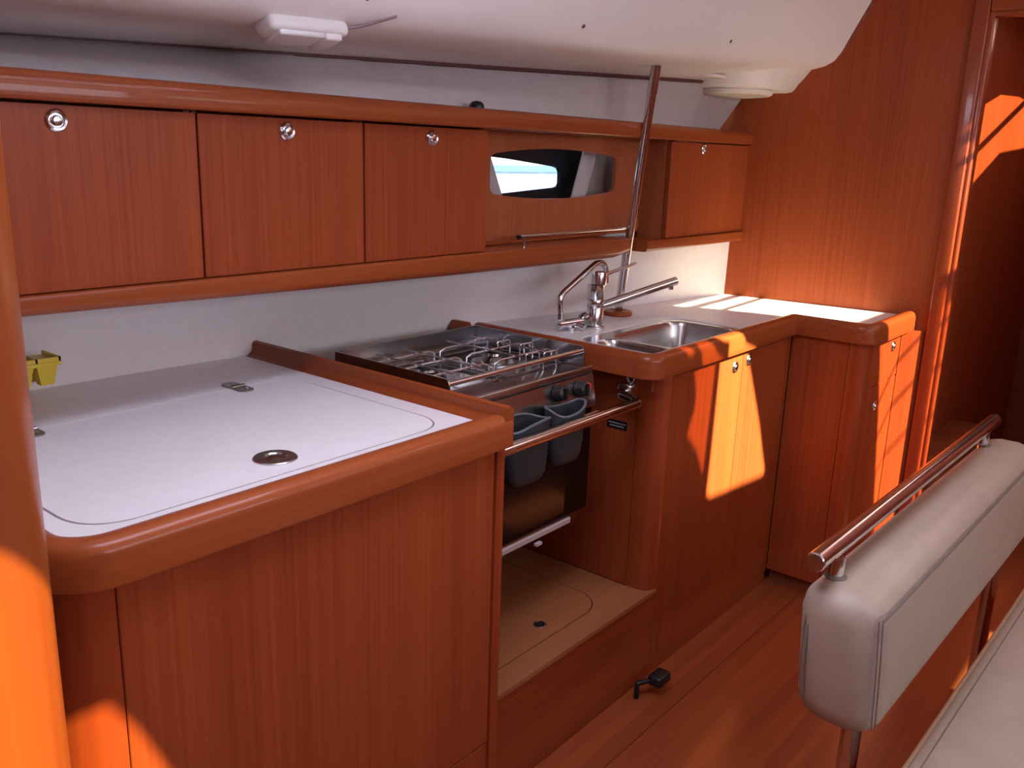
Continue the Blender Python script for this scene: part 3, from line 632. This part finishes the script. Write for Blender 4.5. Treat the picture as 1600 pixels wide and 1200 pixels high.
for (x, y) in ((1.735, 1.50), (1.755, 1.44), (1.775, 1.38), (1.70, 1.30), (1.745, 1.28)):
    tube('pot_clamp', fillet([(x, y, 0.906), (x, y, 0.948), (x - 0.045, y + 0.006, 0.948), (x - 0.045, y + 0.006, 0.906)], 0.006, 3), 0.0024, CHROME, t, 8)
# control panel: slopes outward
v = [(SX0, SY0 + 0.004, 0.893), (SX1, SY0 + 0.004, 0.893), (SX1, SY0 - 0.010, 0.812), (SX0, SY0 - 0.010, 0.812), (SX0, SY0 + 0.021, 0.893), (SX1, SY0 + 0.021, 0.893), (SX1, SY0 + 0.021, 0.812), (SX0, SY0 + 0.021, 0.812)]
cp = mk('control_panel', v, [(0, 1, 2, 3), (4, 7, 6, 5), (0, 4, 5, 1), (1, 5, 6, 2), (2, 6, 7, 3), (3, 7, 4, 0)], STEEL, t)
na = Vector((0, -0.98, 0.19))
for (x, z) in ((1.648, 0.870), (1.736, 0.864)):
    k_ = lathe('control_knob', [(0.019, 0.001), (0.021, 0.004), (0.021, 0.010), (0.016, 0.024), (0.010, 0.027)], (x, SY0 + 0.004 - (0.893 - z) * 0.173, z), na, BLACKP, cp, 20)
    k_['label'] = 'black knob'
    tube('pointer', [(x, SY0 - 0.026 - (0.893 - z) * 0.173, z + 0.018), (x, SY0 - 0.026 - (0.893 - z) * 0.173, z - 0.010)], 0.0045, BLACKP, k_, 8)
lathe('igniter', [(0.008, 0.0), (0.008, 0.005), (0.006, 0.007)], (1.780, SY0 - 0.0005, 0.864), na, RED, cp, 16)['label'] = 'red button'
lathe('igniter_ring', [(0.011, 0.0), (0.011, 0.0025), (0.0085, 0.003)], (1.780, SY0 - 0.0005, 0.864), na, CHROME, cp, 16)
# oven door
od = box('oven_door', SX0 + 0.002, SX1 - 0.001, SY0, SY0 + 0.021, 0.535, 0.8105, BLACKG, t, 0.004, 2)
box('glass', SX0 + 0.03, SX1 - 0.105, SY0 - 0.0015, SY0 - 0.0002, 0.55, 0.765, mat('oven_glass', (0.010, 0.007, 0.006), 0.12, 0, 0.0, 0.1, 0.22), od)
box('handle', 1.722, 1.800, 1.168, 1.188, 0.780, 0.802, PALEW, od, 0.005, 3)['label'] = 'pale wooden oven handle'
for x in (1.735, 1.775): box('handle_bracket', x, x + 0.012, 1.185, SY0 - 0.0003, 0.781, 0.789, BLACKP, od)
box('bottom_strip', SX0 + 0.005, 1.731, SY0 - 0.003, SY0 + 0.006, 0.513, 0.529, ALU, t, 0.002, 1)
box('bottom_clip', 1.578, 1.60, SY0 - 0.014, SY0 - 0.0035, 0.5005, 0.508, ALU, t, 0.001, 1)

# grab bar in front of the stove
t = thing('grab_bar', (1.58, 1.12, 0.82), 'polished steel grab bar across the front of the stove', 'grab bar')
p = fillet([(1.2405, 1.20, 0.822), (1.2905, 1.12, 0.817), (1.893, 1.12, 0.817), (1.905, 1.19, 0.822), (1.9495, 1.20, 0.824)], 0.03, 7)
tube('bar', p, 0.0135, POLE, t, 18)
lathe('bracket', [(0.022, 0.0003), (0.022, 0.006), (0.016, 0.010)], (1.9495, 1.20, 0.824), (-1, 0, 0), CHROME, t, 22)
lathe('bracket', [(0.022, 0.0003), (0.022, 0.006), (0.016, 0.010)], (1.2362, 1.20, 0.822), (1, 0, 0), CHROME, t, 22)
t2 = thing('eye_latch', (1.9495, 1.19, 0.855), 'chrome ring latch on the panel above the grab bar end', 'latch')
tube('ring', [(1.946, 1.184 + 0.011 * math.cos(R(a)), 0.862 + 0.016 * math.sin(R(a))) for a in range(0, 360, 24)], 0.003, CHROME, t2, 8, closed=True)
lathe('plate', [(0.014, 0.0004), (0.014, 0.003)], (1.9496, 1.184, 0.846), (-1, 0, 0), CHROME, t2, 16)
lathe('screw', [(0.007, 0.0004), (0.007, 0.004), (0.004, 0.006)], (1.9496, 1.204, 0.768), (-1, 0, 0), CHROME, t2, 14)
# little black warning plate with two lines of print
t = thing('warning_plate', (1.9495, 1.22, 0.72), 'small black plate with fine white print in the stove recess', 'sign')
box('plate', 1.9470, 1.9496, 1.186, 1.250, 0.712, 0.736, BLACKP, t, 0.0008, 1)
for i, (z, y0, y1) in enumerate(((0.728, 1.191, 1.245), (0.720, 1.196, 1.240))):
    y = y0; k = 0
    while y < y1:
        w = 0.002 + 0.003 * random.random(); box('print_mark', 1.9466, 1.94695, y, min(y + w, y1), z - 0.0015, z + 0.0015, mat('print_white', (0.45, 0.45, 0.45), 0.6), t); y += w + 0.0016

# two grey pots hooked on the bar
def pot(name, cx, cy, rx, ry, z0, z1, label, ph):
    t = thing(name, (cx, cy, z0), label, 'container', 'grey pots on the stove bar')
    n = 32
    def ring(sx_, z, dz=0.0):
        out = []
        for k in range(n):
            a = 2 * math.pi * k / n; c, s = math.cos(a), math.sin(a)
            x = (abs(c) ** 0.75) * (1 if c > 0 else -1); y = (abs(s) ** 0.75) * (1 if s > 0 else -1)
            out.append((cx + rx * sx_ * x, cy + ry * sx_ * y, z + dz * (0.008 * math.cos(2 * a + ph) + 0.005 * s)))
        return out
    rows_ = [ring(0.30, z0), ring(0.66, z0 + 0.004), ring(0.83, z0 + 0.018), ring(0.90, z0 + 0.05), ring(0.97, z1, 1.0), ring(0.91, z1, 1.0), ring(0.84, z0 + 0.05), ring(0.76, z0 + 0.022), ring(0.3, z0 + 0.008)]
    v = [p_ for r_ in rows_ for p_ in r_]; f = []
    for i in range(len(rows_) - 1):
        for k in range(n): f.append((i * n + k, i * n + (k + 1) % n, (i + 1) * n + (k + 1) % n, (i + 1) * n + k))
    f += [tuple(range(n)), tuple((len(rows_) - 1) * n + k for k in range(n))]
    mk('pot_body', v, f, GREYP, t, 50)
    tube('rim', ring(0.955, z1 + 0.0015, 1.0), 0.0032, GREYR, t, 8, closed=True)
pot('storage_pot', 1.630, 1.163, 0.068, 0.028, 0.712, 0.846, 'dark grey plastic pot on the stove bar, the farther right one', 0.5)
pot('storage_pot', 1.486, 1.163, 0.074, 0.028, 0.700, 0.842, 'dark grey plastic pot on the stove bar, nearest the icebox counter', 2.4)

# ------------------------------------------------------------------ overhead cabinets
YD = 1.450
ZDT, ZDB = 1.4705, 1.183
doors = ((0.16, 0.508, None, 'cherry overhead cabinet door at the far left end, partly out of view'),
         (0.510, 0.8875, 0.649, 'leftmost full cherry overhead cabinet with a round chrome latch'),
         (0.890, 1.2685, 1.078, 'middle cherry overhead cabinet above the icebox counter'),
         (1.2725, 1.661, 1.470, 'cherry overhead cabinet just left of the porthole niche'))
for (x0, x1, lx, lb) in doors:
    t = thing('overhead_cabinet', ((x0 + x1) / 2, 1.6, ZDB), lb, 'cabinet', 'overhead cabinets')
    d_ = box('door', x0 + 0.0006, x1 - 0.0006, YD, YD + 0.016, ZDB + 0.0005, ZDT, VEN, t, 0.001, 1)
    if lx: latch(d_, (lx, YD - 0.0003, 1.447))
    g = G(); xe = x1 - 0.001
    for bb in ((x0 + 0.001, x0 + 0.010, YD + 0.018, 1.60, ZDB, 1.50), (xe - 0.012, xe, YD + 0.018, 1.60, ZDB, 1.50), (x0 + 0.0105, xe - 0.0125, 1.585, 1.60, ZDB, 1.50), (x0 + 0.0105, xe - 0.0125, YD + 0.018, 1.584, ZDB, ZDB + 0.008)):
        v, f = gbox(*bb); g.add(v, f)
    g.mk('carcass', DARKW, t)
t = thing('overhead_cabinet', (2.8, 1.6, ZDB), 'small cherry overhead cabinet right of the porthole niche by the bulkhead', 'cabinet', 'overhead cabinets')
d_ = box('door', 2.5385, 2.958, YD, YD + 0.016, 1.170, ZDT, VEN, t, 0.001, 1); latch(d_, (2.749, YD - 0.0003, 1.453))
box('stile', 2.9605, 3.0865, YD + 0.001, YD + 0.016, 1.170, ZDT, VEN, t, 0.001, 1)
box('side_panel', 2.537, 2.552, YD + 0.018, 1.556, 1.166, 1.50, wood('niche_veneer', 'Z', (0.30, 0.085, 0.032), (0.40, 0.125, 0.05)), t)
# rails
def rail_prof(y0, y1, z0, z1, rt_, rb):
    pr_ = [(y1, z0)]
    for a in range(0, 91, 15): pr_.append((y0 + rb - rb * math.sin(R(a)), z0 + rb - rb * math.cos(R(a))))
    for a in range(0, 91, 15): pr_.append((y0 + rt_ - rt_ * math.cos(R(a)), z1 - rt_ + rt_ * math.sin(R(a))))
    pr_.append((y1, z1)); return pr_
rows = []
for i in range(31):
    x = 0.12 + (3.086 - 0.12) * i / 30
    y = 1.418 + 0.018 * ((x - 1.7) / 1.4) ** 2
    rows.append([(x, p[0] + (y - 1.42), p[1]) for p in rail_prof(1.42, 1.56, 1.4745, 1.5195, 0.020, 0.006)])
def closed_loft(name, rows, m, sm=35, parent=None):
    k = len(rows[0]); v = [p for r_ in rows for p in r_]; f = [tuple(range(k)), tuple((len(rows) - 1) * k + a for a in range(k))[::-1]]
    for i in range(len(rows) - 1):
        for a in range(k): f.append((i * k + a, i * k + (a + 1) % k, (i + 1) * k + (a + 1) % k, (i + 1) * k + a))
    return mk(name, v, f, m, parent, sm)
struct(closed_loft('trim_1', rows, SOLX), 'thick rounded cherry rail along the top of the overhead cabinets', 'rail')
def ZRB(x): return lerp_pts([(0.0, 1.156), (0.6, 1.149), (1.05, 1.141), (1.375, 1.136), (1.8, 1.131), (2.4, 1.128), (3.1, 1.127)], x)
rows = []
for i in range(25):
    x = 0.12 + (2.328 - 0.12) * i / 24
    e = 0.0 if i < 24 else 0.010
    rows.append([(x, p[0] + e, p[1]) for p in rail_prof(1.436, 1.60, ZRB(x) + e, 1.182 - e * 0.3, 0.005, 0.016)])
struct(closed_loft('trim_2', rows, SOLX), 'cherry rail along the bottom of the overhead cabinets', 'rail')
rows = []
for i in range(9):
    x = 2.412 + (3.083 - 2.412) * i / 8
    rows.append([(x, p[0], p[1]) for p in rail_prof(1.440, 1.60, 1.134, 1.1685, 0.005, 0.010)])
struct(closed_loft('trim_3', rows, SOLX), 'short cherry rail under the right overhead cabinet', 'rail')

# niche with porthole panel
t = thing('porthole_niche', (2.1, 1.56, 1.18), 'recessed cherry niche panel with a barrel shaped porthole cutout', 'niche')
def barrel(x0, x1, zc, h0, h1, r=0.012):
    n = 14; top = []; bot = []
    for i in range(n + 1):
        s = i / n; x = x0 + (x1 - x0) * s; u = 2 * s - 1; h = h1 + (h0 - h1) * u * u
        top.append((x, zc + h)); bot.append((x, zc - h))
    def rc(l):
        return l
    pts = bot + top[::-1]
    # round the four corners
    P = [Vector((p[0], p[1], 0)) for p in pts]; out = []
    for i, p in enumerate(P):
        a = P[i - 1] - p; b_ = P[(i + 1) % len(P)] - p
        if a.angle(b_) < R(130):
            d0 = p + a.normalized() * r; d1 = p + b_.normalized() * r
            for k in range(6):
                q_ = k / 5; w = d0 * (1 - q_) ** 2 + p * 2 * q_ * (1 - q_) + d1 * q_ * q_; out.append((w.x, w.y))
        else: out.append((p.x, p.y))
    return out
OPEN = barrel(1.794, 2.390, 1.366, 0.050, 0.069, 0.022)
prism('back_panel', [(1.664, 1.1835), (2.536, 1.1835), (2.536, 1.50), (1.664, 1.50)], [OPEN], 1.557, 1.569, XZ, wood('niche_veneer_x', 'Z', (0.34, 0.095, 0.036), (0.46, 0.145, 0.058)), t)
box('ledge', 1.664, 2.326, 1.535, 1.5565, 1.1835, 1.192, SOLX, t, 0.002, 1)
# portlight: black surround, pane, pale reveal
t = thing('window_1', (2.2, 1.70, 1.366), 'barrel shaped portlight in the hull with black surround', 'window', kind='structure')
WIN = [(1.90, 1.412), (2.055, 1.4025), (2.265, 1.383), (2.285, 1.378), (2.293, 1.366), (2.294, 1.334), (2.288, 1.324), (2.270, 1.320), (2.016, 1.305), (1.90, 1.302)]
prism('surround', [(1.70, 1.20), (3.02, 1.20), (3.02, 1.495), (1.70, 1.495)], [WIN], 1.700, 1.712, XZ, BLACKT, t)
prism('pane', WIN, [], 1.705, 1.708, XZ, glass('smoked_portlight', (0.40, 0.425, 0.46)), t)
rv = [(1.80, 1.29), (2.008, 1.29), (1.945, 1.4165), (1.80, 1.4165)]
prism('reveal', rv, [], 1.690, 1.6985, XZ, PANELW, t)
# curtain drawn to the right of the portlight
t = thing('curtain', (2.45, 1.64, 1.22), 'gathered grey curtain beside the porthole', 'curtain')
rows = []
for j in range(2):
    z = 1.215 if j == 0 else 1.49
    row = []
    for i in range(25):
        s = i / 24; x = 2.345 + 0.30 * s + (0.045 if j else 0.0) * (1 - s)
        row.append((x, 1.640 + 0.008 * math.sin(s * 19) + 0.004 * math.sin(s * 41 + j), z))
    rows.append(row)
o = loft('cloth', rows, CURT, t, sm=60)
sm_ = o.modifiers.new('thick', 'SOLIDIFY'); sm_.thickness = 0.002
rows = []
for (a, b_) in ((2.243, 1.262), (2.298, 1.262 + 0)):
    pass
cb = [(2.232, 1.215), (2.300, 1.215), (2.405, 1.49), (2.335, 1.49)]
prism('lining_band', cb, [], 1.628, 1.633, XZ, CURT2, t)
tube('band_hem', [(2.298, 1.627, 1.216), (2.402, 1.627, 1.489)], 0.003, CURT2, t, 8)
prism('tie_back', [(2.585, 1.215), (2.60, 1.215), (2.575, 1.49), (2.545, 1.49)], [], 1.610, 1.618, XZ, BLACKT, t)
# niche fiddle bar
t = thing('niche_bar', (2.1, 1.47, 1.182), 'thin steel bar on a post across the niche shelf', 'bar')
tube('bar', [(1.818, 1.470, 1.2085), (2.335, 1.470, 1.2095)], 0.0052, POLE, t, 12)
tube('post', [(1.836, 1.470, 1.1825), (1.836, 1.470, 1.2085)], 0.0045, POLE, t, 12)
lathe('end_cap', [(0.0065, 0), (0.0065, 0.006)], (1.818, 1.470, 1.2085), (-1, 0, 0), BLACKP, t, 12)

# black vent dome behind the top rail
tag(lathe('vent_knob', [(0.017, 0), (0.019, 0.006), (0.0175, 0.013), (0.012, 0.019), (0.004, 0.021)], (1.690, 1.515, 1.5195), (0, 0, 1), BLACKP, base=True), 'small black domed knob on top of the overhead rail', 'knob')

# ------------------------------------------------------------------ ceiling fittings
def surf(x, s):
    """point on the side deck underside between edge (s=0) and crease (s=1)"""
    y = YE(x) + (YC(x) - YE(x)) * s; z = ZE(x) + (ZC(x) - ZE(x)) * s; return Vector((x, y, z))
lp = surf(1.105, 0.86)
t = thing('ceiling_lamp', tuple(lp), 'white oblong ceiling lamp, switched off, above the overhead cabinets', 'lamp')
dirx = (surf(1.4, 0.86) - surf(0.9, 0.86)).normalized(); diry = (Vector((1.105, YC(1.105) - 0.016, ZC(1.105) + 0.03)) - surf(1.105, 0.55)).normalized(); dirz = dirx.cross(diry); dirz = -dirz if dirz.z > 0 else dirz
def lampbox(nm, a0, a1, b0, b1, c0, c1, m, bev, par=t):
    v, f = gbox(a0, a1, b0, b1, c0, c1, bev, 4); v = [tuple(lp + dirx * p[0] + diry * p[1] + dirz * p[2]) for p in v]; return mk(nm, v, f, m, par, 40)
lampbox('base', -0.085, 0.085, -0.026, 0.030, -0.004, 0.026, PLASW, 0.012)
lampbox('diffuser', -0.066, 0.030, -0.033, 0.024, 0.008, 0.033, mat('lamp_diffuser', (0.80, 0.79, 0.80), 0.3), 0.005)
lampbox('switch_block', 0.031, 0.068, -0.035, 0.024, 0.006, 0.036, PLASW, 0.005)
c0 = lp + dirx * 0.086 + dirz * 0.004
tube('cable', fillet([c0, c0 + dirx * 0.035 + diry * 0.03, c0 + dirx * 0.065 + diry * 0.085], 0.02, 4), 0.003, mat('cable_mauve', (0.35, 0.25, 0.28), 0.6), t, 8)
# speaker pod
rows = []
for (g_, z) in ((0.085, 1.725), (0.06, 1.700), (0.035, 1.678), (0.022, 1.662), (0.012, 1.654), (-0.012, 1.650)):
    rows.append([(min(p[0], XBK(p[1]) - 0.0004), p[1], z - 0.05 * (p[1] - 1.45) * 0) for p in off(rrect(2.805, 3.20, 1.325, 1.60, 0.10, 8), g_ * 0.8)])
k = len(rows[0]); v = [p for r_ in rows for p in r_]; f = [tuple((len(rows) - 1) * k + a for a in range(k))]
for i in range(len(rows) - 1):
    for a in range(k): f.append((i * k + a, i * k + (a + 1) % k, (i + 1) * k + (a + 1) % k, (i + 1) * k + a))
mk('speaker_moulding', v, f, LINER, ceil_o, 60)
t = thing('ceiling_speaker', (2.935, 1.452, 1.63), 'round cream ceiling speaker in the corner by the bulkhead', 'speaker')
lathe('ring', [(0.128, 0.0), (0.130, 0.005), (0.128, 0.012), (0.120, 0.017), (0.112, 0.015)], (2.935, 1.452, 1.6495), (0, 0, -1), GROM, t, 40)
lathe('grille', [(0.111, 0.004), (0.111, 0.0165), (0.09, 0.020), (0.03, 0.021)], (2.935, 1.452, 1.6495), (0, 0, -1), mat('grille_cream', (0.62, 0.57, 0.50), 0.6), t, 40)
t = thing('ceiling_downlight', (2.72, 1.44, 1.675), 'small round recessed downlight beside the ceiling speaker', 'lamp')
dl = surf(2.72, 0.25)
lathe('ring', [(0.048, -0.004), (0.050, 0.002), (0.046, 0.006), (0.034, 0.006), (0.032, 0.002)], dl, (0, 0.07, -1), GROM, t, 32)
lathe('lens', [(0.031, -0.002), (0.031, 0.003), (0.02, 0.0045)], dl, (0, 0.07, -1), mat('lens_grey', (0.5, 0.46, 0.42), 0.3), t, 24)
for (x, dzz) in ((1.205, 0.045), (1.82, 0.045), (2.45, 0.05)):
    yc, zc_ = YC(x), ZC(x)
    c = Vector((x, yc - 0.018, zc_ + dzz))
    lathe('screw', [(0.0055, -0.002), (0.0055, 0.0015), (0.003, 0.003)], c, (0, -0.9, -0.45), GUARD, ceil_o, 10)

# foot pedal by the plinth
t = thing('foot_pedal', (1.90, 1.04, 0), 'black foot pump pedal on the floor at the plinth', 'pedal')
tube('rod', fillet([(1.872, 1.055, 0.0005), (1.872, 1.055, 0.045), (1.915, 1.030, 0.047)], 0.008, 5), 0.007, BLACKP, t, 10)
box('pad', 1.900, 1.962, 1.000, 1.044, 0.032, 0.064, BLACKP, t, 0.010, 3)

# ------------------------------------------------------------------ settee: backrest with rail, seat cushion
SK = -0.024
def skew(v): return [(p[0], p[1] + SK * (p[0] - 1.36), p[2]) for p in v]
t = bench = thing('settee', (1.9, 0.2, 0.0), 'taupe leather settee with steel rail along its backrest', 'settee')
bm = bmesh.new()
x0, x1, y0, y1, z0, z1 = 1.332, 2.50, 0.325, 0.465, 0.502, 0.757
NX, NY, NZ = 24, 5, 7
v, f = gbox(x0, x1, y0, y1, z0, z1, 0.050, 8)
v2 = []
for p in v:
    u = (p[0] - x0) / (x1 - x0); w = (p[2] - z0) / (z1 - z0); y = p[1] + (0.012 * (w - 0.5))
    v2.append((p[0] - 0.012 * (w - 0.5) * (1 if u < 0.5 else 0), y, p[2]))
cu = mk('backrest', skew(v2), f, LEATH, t, 60)
# pillow crown
def seam(nm, pts, par=cu):
    for d in (-0.0035, 0.0035):
        q_ = [(p[0], p[1] + (d if p[3] == 'y' else 0), p[2] + (d if p[3] == 'z' else 0)) for p in pts]
        tube(nm, skew([(a[0], a[1], a[2]) for a in q_]), 0.0011, STITCH, par, 6)
seam('seam', [(1.345 + i * 0.1, 0.3315, 0.7285, 'z') for i in range(12)])
def xseam(nm, x, z_, y_):
    pass
for d in (0.0, 0.007):
    tube('seam', skew([(1.336 + 0.010 + d, 0.334 - d * 0.6 + 0.004, 0.726), (1.343 + d, 0.3315 - d * 0.5, 0.66), (1.345 + d, 0.3285 - d * 0.5, 0.60), (1.3475 + d, 0.326 - d * 0.5, 0.535)]), 0.0012, STITCH, cu, 6)
    tube('seam', skew([(1.3395 + 0.004, 0.448 - d, 0.715), (1.3365, 0.450 - d, 0.68), (1.3385, 0.448 - d, 0.60), (1.3435, 0.444 - d, 0.545)]), 0.0012, STITCH, cu, 6)
for nm, (xx) in (('stanchion', 1.392), ('stanchion', 2.372)):
    yy = 0.428 + SK * (xx - 1.36) * 0.4
    tube(nm, [(xx, yy, 0.735), (xx, yy, 0.792)], 0.0125, CHROME, t, 18)
    lathe('foot_flange', [(0.0185, 0), (0.0185, 0.0015), (0.015, 0.0025)], (xx, yy, 0.7572), (0, 0, 1), STITCH, t, 20)
rl = tube('grab_rail', [(1.325, 0.441, 0.802), (2.452, 0.416, 0.802)], 0.0165, CHROME, t, 22)
for s in (0, 1):
    x = 1.325 if s == 0 else 2.452; y = 0.441 if s == 0 else 0.416; dx = -1 if s == 0 else 1
    lathe('end_cap', [(0.0165, 0.0), (0.0165, 0.0015), (0.015, 0.004), (0.006, 0.0045)], (x, y, 0.802), (dx, 0, 0), CHROME, rl, 22)
for (xx, yy) in ((1.43, 0.378), (2.36, 0.345)):
    tube('leg', [(xx, yy, 0.0), (xx, yy, 0.525)], 0.0170, CHROME, t, 18)

t = thing('seat_cushion', (1.9, 0.0, 0.33), 'taupe leather seat cushion with tan piping, at the bottom right', 'cushion')
v, f = gbox(1.18, 2.55, -0.25, 0.288, 0.34, 0.452, 0.022, 5)
sc_ = mk('cushion', skew(v), f, LEATH, t, 60)
tube('piping', skew([(1.20, 0.2835, 0.4475), (1.8, 0.2835, 0.4475), (2.53, 0.2835, 0.4475)]), 0.0042, PIPE, sc_, 8)
for d in (0.010,):
    tube('seam', skew([(1.20, 0.262, 0.4522), (2.53, 0.262, 0.4522)]), 0.0012, STITCH, sc_, 6)
t = bench
box('seat_board', 1.19, 2.54, -0.25, 0.20, 0.318, 0.339, VENX, t, 0.002, 1)
box('plinth', 1.25, 2.48, -0.22, 0.12, 0.0, 0.317, VENX, t, 0.002, 1)
